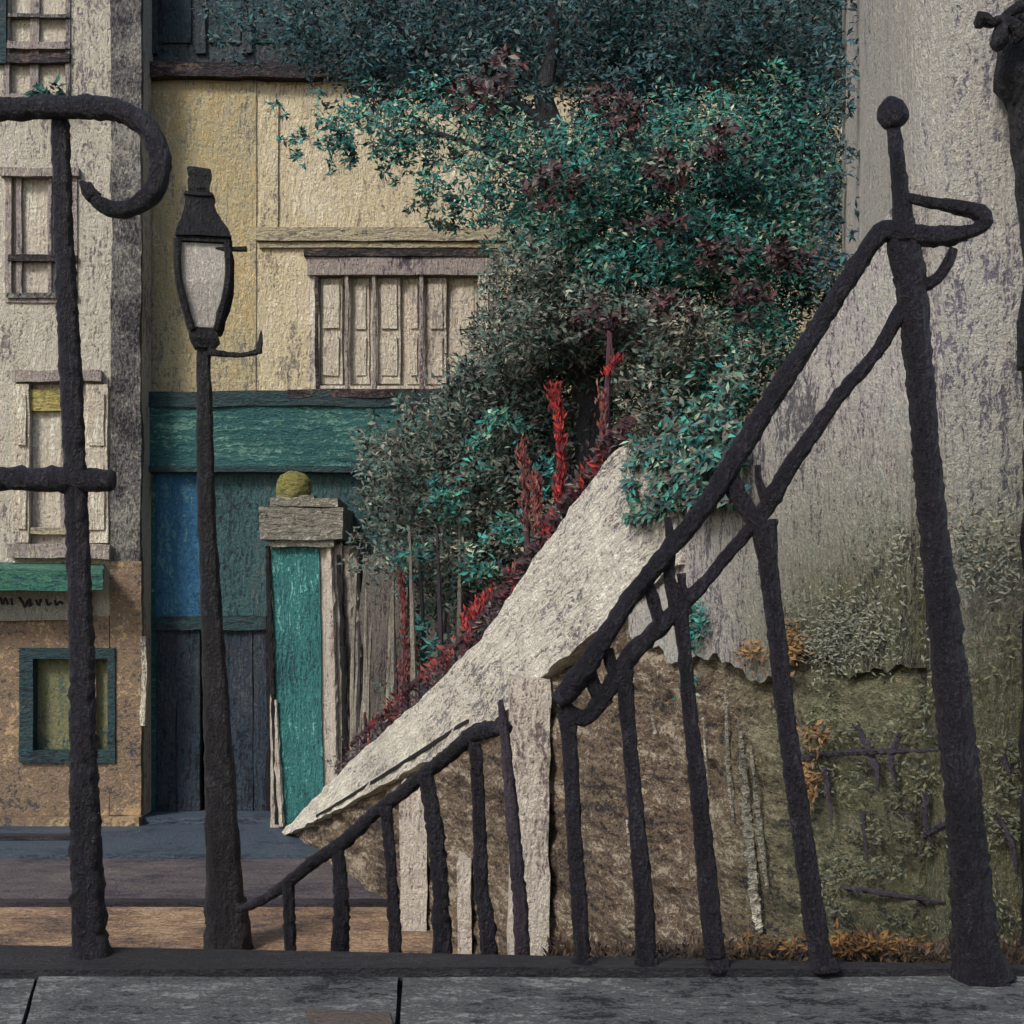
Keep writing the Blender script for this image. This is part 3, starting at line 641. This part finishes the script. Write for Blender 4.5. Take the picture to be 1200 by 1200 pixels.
# ------------------------------------------------------------------ stair wall climbing to the right
def sY(px):
    k = (px-600)/F; s_ = (k*9+1.56)/(2.54+5.8*k); return 9-5.8*s_
NRM = Vector((5.8, 2.54, 0)).normalized()     # away from the viewer's side
sw_ = thing('stair_wall', (0, 5.5, 0), 'pale sloping coping over a brown rubble stair wall rising from the gate pier to the right', 'wall')
def ip(poly, px):
    for (a, b), (c_, d) in zip(poly, poly[1:]):
        if a <= px <= c_: return b+(d-b)*(px-a)/(c_-a)
    return poly[-1][1] if px > poly[-1][0] else poly[0][1]
UP = [(335,978),(420,892),(500,822),(575,748),(640,655),(690,585),(728,532),(752,520),(780,528),(810,545),(835,552),(860,545),(900,485),(1000,325),(1075,215)]
LO = [(335,982),(430,936),(520,886),(590,846),(650,792),(700,752),(760,700),(820,655),(870,622),(940,535),(1075,345)]
def ribbon(u, l, x0, x1, out, thick, step=8, amp=.0, rows=8, ground=False):
    bm = NB(); cols = []
    x = x0; xs_ = []
    while x < x1: xs_.append(x); x += step
    xs_.append(x1)
    for px in xs_:
        Y = sY(px); zt = P(px, ip(u,px), Y).z; zb = 0 if ground else P(px, ip(l,px), Y).z
        base = Vector(((px-600)/F*Y, Y, 0))-NRM*out
        fr = [base+Vector((0,0,zb+(zt-zb)*k/rows)) for k in range(rows+1)]
        bk = [p+NRM*thick for p in fr]
        cols.append([bm.verts.new(p) for p in fr]+[bm.verts.new(p) for p in reversed(bk)])
    n = len(cols[0])
    for a, b in zip(cols, cols[1:]):
        for j in range(n): bm.faces.new((a[j], a[(j+1)%n], b[(j+1)%n], b[j]))
    bm.faces.new(cols[0]); bm.faces.new(cols[-1])
    if amp: wob(bm, bm.verts, amp, 7, 4)
    return bm
L2 = [(a, b-4) for a, b in LO]
fb = ribbon(L2, None, 345, 1075, 0, .35, 4, .008, 60, True)
for v in fb.verts:
    a_ = v.co.x*2.54-v.co.y*5.8
    q_ = Vector((a_*.55, 0, v.co.z*9)); h_ = 1.5*mn.noise(q_)+.6*mn.noise(q_*2.3+Vector((4,0,0)))+.35*mn.noise(q_*5)
    v.co -= NRM*.026*max(-1.3, min(.6, h_))
obj('face', fb, M['rubble'], sw_)
obj('coping', ribbon(UP, LO, 335, 812, .05, .45, 5, .016, 10), M['coping'], sw_)
# stained plaster over the upper part at right
PU = [(745,715),(760,703),(800,674),(812,560)]+[(a, b+2) for a, b in UP if a > 815]; PL = [(740,740),(800,775),(850,770),(900,800),(950,755),(1000,790),(1078,780)]
PL = [(x, ip(PL, x)+16*mn.noise(Vector((x*.07,0,0)))+9*mn.noise(Vector((x*.3,5,0)))) for x in range(740, 1080, 5)]
obj('plaster', ribbon(PU, PL, 745, 1078, .028, .09, 5, .003, 6), M['plaster'], sw_)
# grooves in the coping
for u, l, x0, x1 in (([(335,981),(430,925),(520,868),(560,842)], [(335,983),(430,929),(520,873),(560,846)], 380, 560),):
    obj('coping_joint', ribbon(u, l, x0, x1, .056, .02, 8, .003, 1), M['iron_far'], sw_)
# pale piers
def pier(px0, px1, yt0, yt1, wob_=.012):
    Y = sY(px1)-.07; a = NB()
    pt = P(px0, yt0, Y); box(a, P(px0,0,Y).x, P(px1,0,Y).x, Y, Y+.3, 0, P(0, yt1, Y).z, .08, wob_, 5); return a
obj('pier', pier(597, 644, 795, 795, .014), M['pier'], sw_)
obj('pier', pier(468, 500, 922, 922), M['pier'], sw_)
obj('pier', pier(536, 552, 1010, 1010), M['pier'], sw_)
for lst, r in (([(858,800),(862,900),(868,960)], .007), ([(876,850),(884,950),(894,1060),(900,1092)], .014), ([(888,870),(900,980),(908,1040)], .009), ([(832,840),(838,930)], .008), ([(770,830),(776,860)], .012), ([(742,960),(745,990)], .01)):
    obj('lime_streak', tb([P(a, b, sY(a))-NRM*.026 for a, b in lst], [r*.4]+[r]*(len(lst)-2)+[r*.5], n=8, jit=.9, flat=.5), M['cap'], sw_)
# steps behind the wall
sp = NB()
for k in range(12):
    t = k/12; y = 8.2-t*3.2
    box(sp, -.6+t*1.35, .9+t*1.35 if t < .4 else 1.1+t*.2, y-.27, y+.0, 0, .15*(k+1)*.85)
sp.free()
# orange gravel patch and ground litter at foot
# ------------------------------------------------------------------ plants
def limb(bm, pts, r0, r1, Y): 
    q = [P(a, b, Y+dy) for a, b, dy in pts]
    n = len(q); tube(bm, q, [r0+(r1-r0)*k/(n-1) for k in range(n)], n=8, jit=.25, step=.08)
YT = 7.4
tr = thing('tree', (P(690,0,YT).x, YT, 0), 'large teal green leafy tree spreading over the cream house front', 'tree')
t_ = NB(); q = [Vector((P(700,0,YT).x, YT, 0))]+[P(a, b, YT) for a, b in [(704,700),(700,560),(690,430),(684,320),(672,230),(650,160),(636,110)]]
tube(t_, q, [.16,.13,.12,.11,.10,.09,.07,.05], n=12, jit=.2, step=.08)
obj('trunk', t_, M['bark'], tr, True)
for pts, r in (([(686,250,0),(740,190,.1),(800,120,.2),(860,40,.3),(900,-60,.3)], .06), ([(672,230,0),(600,190,-.1),(540,165,.0),(490,150,.1)], .035),
            ([(650,160,0),(560,90,0),(470,30,0),(380,-40,0)], .045), ([(688,380,0),(640,375,-.2),(560,370,-.3)], .03), ([(684,320,0),(780,280,-.2),(860,300,-.3),(900,380,-.4)], .045),
            ([(636,110,0),(650,40,0),(640,-60,.1)], .05), ([(690,430,0),(740,390,-.2),(800,365,-.3)], .03)):
    lb = NB(); limb(lb, pts, r, r*.25, YT); obj('limb', lb, M['bark'], tr, True)
# crown: clumps (px,py,rx,ry,n)
dark = [(300,25,90,40,500),(400,30,90,60,1500),(520,20,110,70,2600),(660,20,120,80,3000),(800,30,120,90,3600),(920,60,85,110,3400),(930,180,70,110,2800),(470,90,70,40,1100),(740,110,80,55,1700),(600,120,60,40,700),(560,100,70,30,700),(860,260,60,80,900)]
teal = [(430,150,75,28,420),(520,140,80,34,560),(480,180,50,20,220),(385,165,36,14,110),(530,232,60,22,380),(620,200,80,60,1250),(700,230,90,80,3000),(800,200,90,90,3000),(890,190,80,110,2400),(650,290,50,45,1200),(720,330,80,50,2200),(810,310,90,60,2600),(900,320,70,70,2200),(940,250,50,60,1300),(870,400,60,60,1400),(830,460,55,60,1300),(810,530,30,45,380),(590,265,45,25,240),(345,165,18,10,60)]
grey = [(620,330,60,40,1000),(680,380,90,45,2000),(770,400,80,50,1700),(610,400,70,40,1200),(860,450,50,50,600),(760,460,55,60,1000),(960,300,40,60,900)]
for lst, m, dy in ((dark, 'leaf_dark', .55), (teal, 'leaf_teal', .2), (grey, 'leaf_grey', .0)):
    pts = []
    for (a, b, c_, d, n) in lst: pts += blob(a, b, c_*.92, d*.95, YT-.35+dy+.3*(a>880), int(n*2.5), .55)
    obj_ = leafobj('foliage', pts, .040, M[m], tr, .36)
pts = []
for (a, b, n) in ((560,112,160),(660,205,120),(780,205,200),(735,145,140),(850,170,140),(700,378,260),(780,360,200),(770,270,120),(840,300,160),(590,80,120),(920,300,200),(720,110,120),(640,230,90),(880,350,160)):
    pts += blob(a, b, 30, 20, YT-.7, int(n*1.2), .2)
leafobj('maroon_foliage', pts, .05, M['leaf_maroon'], tr, .42)

pts = []
for k in range(3000):
    yy = random.uniform(-30, 420); q1 = random.gauss(980, 13)
    if mn.noise(Vector((q1*.05, yy*.03, 2))) > -.05: pts.append((P(q1, yy, 4.36 if q1 < 989 else 3.95), 1))
leafobj('foliage', pts, .03, M['leaf_dark'], tr, .3, droop=.3)
# a low bough hanging over the top of the coping
pts = []
for k in range(9000):
    q1 = random.uniform(735, 870); t_1 = random.random()
    yy = 610-(q1-735)*.2-abs(random.gauss(0, 1))*55
    if q1+yy < 1262+random.gauss(0, 22) or yy < 395: continue
    if mn.noise(Vector((q1*.035, yy*.035, 3))) < -.12+random.gauss(0,.12): continue
    pts.append((P(q1, yy, sY(q1)-.12+random.gauss(0,.05)), 1))
leafobj('foliage', pts[:len(pts)//2], .034, M['leaf_teal'], tr, .36, droop=.6)
leafobj('foliage', pts[len(pts)//2:], .034, M['leaf_grey'], tr, .36, droop=.6)
# grey shrub behind the stair wall
sb = thing('shrub', (P(560,0,7.2).x, 7.2, 0), 'big grey green shrub between the teal shop and the sloping coping', 'shrub')
pts = []
for (a, b, c_, d, n) in ((600,440,70,50,1700),(560,500,90,60,2200),(640,500,80,80,2500),(520,560,100,60,2300),(600,580,90,80,2600),(470,610,50,60,600),(540,660,80,70,1900),(690,470,50,70,1200),(460,530,45,40,500),(510,690,55,45,420),(440,650,30,50,160),(520,740,50,40,200),(570,690,45,50,450),(480,820,50,40,100)):
    Yc = 7.6 if a > 500 else 7.9
    pts += blob(a, b, c_, d, Yc, int(n*1.8), .4)
leafobj('foliage', pts, .045, M['leaf_grey'], sb, .36, up=.5)
pts = []
for (a, b, n) in ((520,590,220),(600,620,220),(560,540,120),(640,560,200),(480,660,160),(560,660,200),(590,500,140),(500,760,120)):
    pts += blob(a, b, 26, 26, 7.15, n, .15)
leafobj('teal_foliage', pts, .05, M['leaf_teal'], sb, .36, up=.3)
stm = []
for k in range(40):
    a = random.uniform(405, 600); yt = random.uniform(600, 800); Y = random.uniform(7.0, 7.9) if a > 470 else 8.2
    s_ = NB(); x = P(a,0,Y).x
    tube(s_, [Vector((x, Y, 0)), P(a+random.uniform(-6,6), (yt+960)/2, Y), P(a+random.uniform(-10,10), yt, Y)], [.02,.016,.006], n=6, jit=.4, step=.08)
    obj('stem', s_, M['stem'] if k % 3 else M['twig'], sb)

# red flowering plants behind the coping
def spike(label, pts, n, m, Y, dens=18, w=.02, group=None):
    Y = sY(pts[0][0])+.45
    base = P(pts[0][0], 0, Y); t = thing('flower_spike', (base.x, Y, 0), label, 'flower')
    s_ = NB(); q = [Vector((base.x, Y, 0))]+[P(a, b, Y) for a, b in pts]; tube(s_, q, [.012]*len(q), n=6, jit=.3, step=.06); obj('stalk', s_, M['leaf_maroon'], t)
    L_ = []
    for k in range(n*2):
        tt = (k+.5)/(n*2)*(len(pts)-1); i = int(tt); u = tt-i
        c = P(pts[i][0]*(1-u)+pts[i+1][0]*u, pts[i][1]*(1-u)+pts[i+1][1]*u, Y-.05)
        L_.append((c+Vector((random.gauss(0,w*.6), random.gauss(0,.02), random.gauss(0,w*.8))), 1))
    leafobj('petals', L_, .034, M[m], t, .3, up=3.0)
    return t
spike('tallest bright red flower spike, left of the tree trunk above the coping', [(655,590),(658,540),(655,490),(648,455)], 260, 'petal', 5.6, w=.018)
spike('rust red flower spike below left of the tallest red one', [(632,640),(630,590),(628,560)], 150, 'petal_o', 5.7)
spike('small dark red spike beside the tallest red flower on its left', [(618,620),(616,560),(612,520)], 90, 'petal_o', 6.0, w=.022)
spike('rust flower spike under the shrub right of the gate post', [(474,760),(473,715),(469,672)], 120, 'petal_o', 7.0, w=.015)
spike('cluster of crimson flowers low against the middle of the coping', [(548,735),(560,718),(576,700)], 170, 'petal', 6.0, w=.03)
spike('rust orange bloom at the low end of the coping, above the red dot', [(470,810),(480,780),(490,755)], 170, 'petal_o', 6.5, w=.05)
spike('single red bloom resting near the low end of the coping', [(455,860),(460,842),(464,832)], 90, 'petal', 6.55, w=.018)
spike('tiny orange red bloom high in the foliage over the coping top', [(712,440),(718,430),(724,424)], 24, 'petal', 5.9, w=.012)
spike('dull red blooms on the thin spike by the coping top', [(705,560),(708,500),(704,462)], 60, 'petal_o', 5.5, w=.02)
# dark creeper hugging the upper edge
cv = thing('creeper', (P(600,0,5.9).x, 5.9, 0), 'dark maroon creeper trailing along the upper edge of the pale coping', 'creeper')
pts = []
edge = [(400,905,6.9),(440,868,6.7),(480,835,6.5),(520,800,6.3),(560,758,6.0),(600,705,5.7),(640,648,5.35),(680,590,5.05),(735,512,4.75)]
for (a, b, Y), (c_, d, Y2) in zip(edge, edge[1:]):
    n = 420 if a > 560 else 150
    for k in range(n):
        u = random.random(); o_ = abs(random.gauss(0, 11))
        x_ = a+(c_-a)*u; p = P(x_-o_*.8, b+(d-b)*u-o_*.55+3, sY(x_)+.12)
        pts.append((p, 1))
leafobj('foliage', pts, .034, M['leaf_maroon'], cv, .4, up=.5)
pts = []
for k in range(1500):
    q1 = random.uniform(425, 715); yy = ip([(425,880),(500,812),(575,738),(640,645),(715,545)], q1)+random.gauss(-9, 6)
    if mn.noise(Vector((q1*.05, 4, 1))) < .02: continue
    pts.append((P(q1-8, yy, sY(q1)+.1), 1))
leafobj('red_leaves', pts[::2], .04, M['petal_o'], cv, .34, up=1.5)
leafobj('red_leaves', pts[1::4], .04, M['petal'], cv, .34, up=1.5)
M['red_iron'] = paint('dark_red_iron', [(26,20,26),(50,30,36),(76,38,42),(100,46,46),(44,34,40),(70,60,58)], UM, 'o', .9, patch=3)
rl = thing('red_railing', (P(600,0,sY(600)+.2).x, sY(600)+.2, 0), 'dark red rusty handrail with thin uprights along the far edge of the pale coping', 'railing')
E_ = [(412,872),(440,845),(480,806),(520,772),(560,728),(600,676),(640,622),(680,566),(738,492)]
obj('top_rail', tb([P(a, b, sY(a)+.2) for a, b in E_], [.012,.014,.018,.016,.020,.022,.020,.024,.022], n=8, jit=.7), M['red_iron'], rl)
for a in (428,452,476,500,524,548,572,596,618,640,664,690,714):
    Y = sY(a)+.2
    obj('upright', tb([Vector((P(a+3,0,Y).x, Y, 0)), P(a+3, 960, Y), P(a+random.uniform(0,3), ip(E_, a)+30, Y), P(a, ip(E_, a)-random.uniform(-4,26), Y)], [.010,.011,.011,.007], n=6, jit=.8, step=.03), M['red_iron'], rl)
# moss tufts and dead twigs on the mossy foot of the wall
def wallpt(px, py, off):
    if px < 1074: return P(px, py, sY(px))-NRM*off
    return P(px, py, 3.15 if px < 1110 else 3.06)-Vector((0, off, 0))
bu = thing('climbing_plant', (P(1080,0,3.05).x, 3.05, 0), 'dark bare twigs of a dead climber over olive moss behind the tall post', 'plant')
pts = []
for k in range(9000):
    q1 = random.uniform(945, 1230); yy = random.triangular(640, 1115, 1010)
    if mn.noise(Vector((q1*.02, yy*.03, 7))) < .05: continue
    pts.append((wallpt(q1, yy, .01+random.random()*.02), 1))
leafobj('tufts', pts, .016, M['leaf_olive'], bu, .34, up=-.4)
for lst in ([(935,890),(990,882),(1040,880),(1090,876)], [(1014,850),(1030,875),(1045,900),(1052,925)], [(1082,930),(1078,955),(1085,985)], [(1165,955),(1178,985),(1182,1020)], [(1064,860),(1058,890),(1068,920)], [(1080,978),(1110,962),(1130,980)], [(1020,950),(1030,1010)], [(1000,1040),(1040,1044),(1100,1052)], [(1170,885),(1176,905)], [(975,900),(985,935),(992,960)]):
    s_ = NB(); tube(s_, [wallpt(a, b, .025+.012*k) for k, (a, b) in enumerate(lst)], [.008]*(len(lst)-1)+[.003], n=6, jit=.7, step=.01); obj('twig', s_, M['twig'], bu)
# ivy smear on the plaster above the bush
iv = thing('ivy', (P(1000,0,3.3).x, 3.35, 0), 'sparse grey green ivy on the stained plaster above the olive bush', 'ivy')
pts = []
for (a, b, c_, d, n) in ((1120,650,90,60,1500),(1010,740,70,50,1500),(950,740,30,40,300)):
    for _ in range(n):
        px = a+random.gauss(0, c_*.45); py = b+random.gauss(0, d*.45)
        p = wallpt(px, py, .045)
        pts.append((p, 1.0 if px < 1070 else 1.3))
leafobj('foliage', pts, .014, M['leaf_mix'], iv, .3, up=.3)
for m, spots in (('leaf_teal', ((832,730,12,24,420),(826,800,8,24,80))), ('leaf_autumn', ((944,755,12,22,330),(900,765,14,10,120),(968,915,10,26,200),(975,860,14,10,90)))):
    pts = [(P(q1:=a+random.gauss(0, c_*.6), b+random.gauss(0, d*.6), sY(q1))-NRM*.06, 1) for a, b, c_, d, n in spots for _ in range(n)]
    leafobj('teal_leaves' if m == 'leaf_teal' else 'orange_leaves', pts, .022, M[m], iv, .35)
# dry grass and leaf litter behind the parapet
pts = []
for k in range(3600):
    px = random.uniform(640, 1230); Y = random.uniform(2.66, 2.95)
    pts.append((P(px, random.gauss(1124, 8), Y), 1))
gs = leafobj('dry_grass', pts, .022, M['leaf_ground'], None, .25, up=1.2); gs['kind'] = 'stuff'
pts = [(P(random.gauss(a, b), random.gauss(1108, 6), random.uniform(2.64, 2.75)), 1) for a, b, n in ((1005,34,700),(900,20,60)) for _ in range(n)]
og = leafobj('orange_grass', pts, .02, M['leaf_orange'], None, .3, up=.4); og['kind'] = 'stuff'
bk = NB(); box(bk, .1, 2.6, 2.60, 3.05, 0, .80, .08, .03, 4); struct(obj('earth_bank', bk, M['orange']))

# ------------------------------------------------------------------ light, sky, camera
wd = bpy.data.worlds.new('World'); S.world = wd; wd.use_nodes = True
nt = wd.node_tree; bg = nt.nodes['Background']; sky = nt.nodes.new('ShaderNodeTexSky'); sky.sky_type = 'NISHITA'
sky.sun_disc = False; EL = math.radians(42); AZ = math.radians(216)
sky.sun_elevation = EL; sky.sun_rotation = AZ; sky.dust_density = 2; sky.air_density = 1.1; sky.ozone_density = 1.1
nt.links.new(sky.outputs[0], bg.inputs[0]); bg.inputs[1].default_value = .09
sd = bpy.data.lights.new('Sun', 'SUN'); sd.energy = 1.5; sd.angle = math.radians(14); sd.color = (1, .965, .935)
so = bpy.data.objects.new('Sun', sd); C.objects.link(so)
dr = Vector((math.sin(AZ)*math.cos(EL), math.cos(AZ)*math.cos(EL), math.sin(EL)))
so.rotation_euler = dr.to_track_quat('Z', 'Y').to_euler(); so.location = (-3, -3, 12)
cd = bpy.data.cameras.new('Camera'); cam = bpy.data.objects.new('Camera', cd); C.objects.link(cam)
cd.sensor_width = 36; cd.lens = 45; cd.shift_y = (HZ-600)/1200; cd.clip_start = .05; cd.clip_end = 500
cam.location = (0, 0, CZ); cam.rotation_euler = (math.pi/2, 0, 0); S.camera = cam
S.render.resolution_x = 1024; S.render.resolution_y = 1024
S.view_settings.view_transform = 'Standard'; S.view_settings.look = 'None'; S.view_settings.exposure = 1.25; S.view_settings.gamma = 1
S.cycles.use_denoising = True
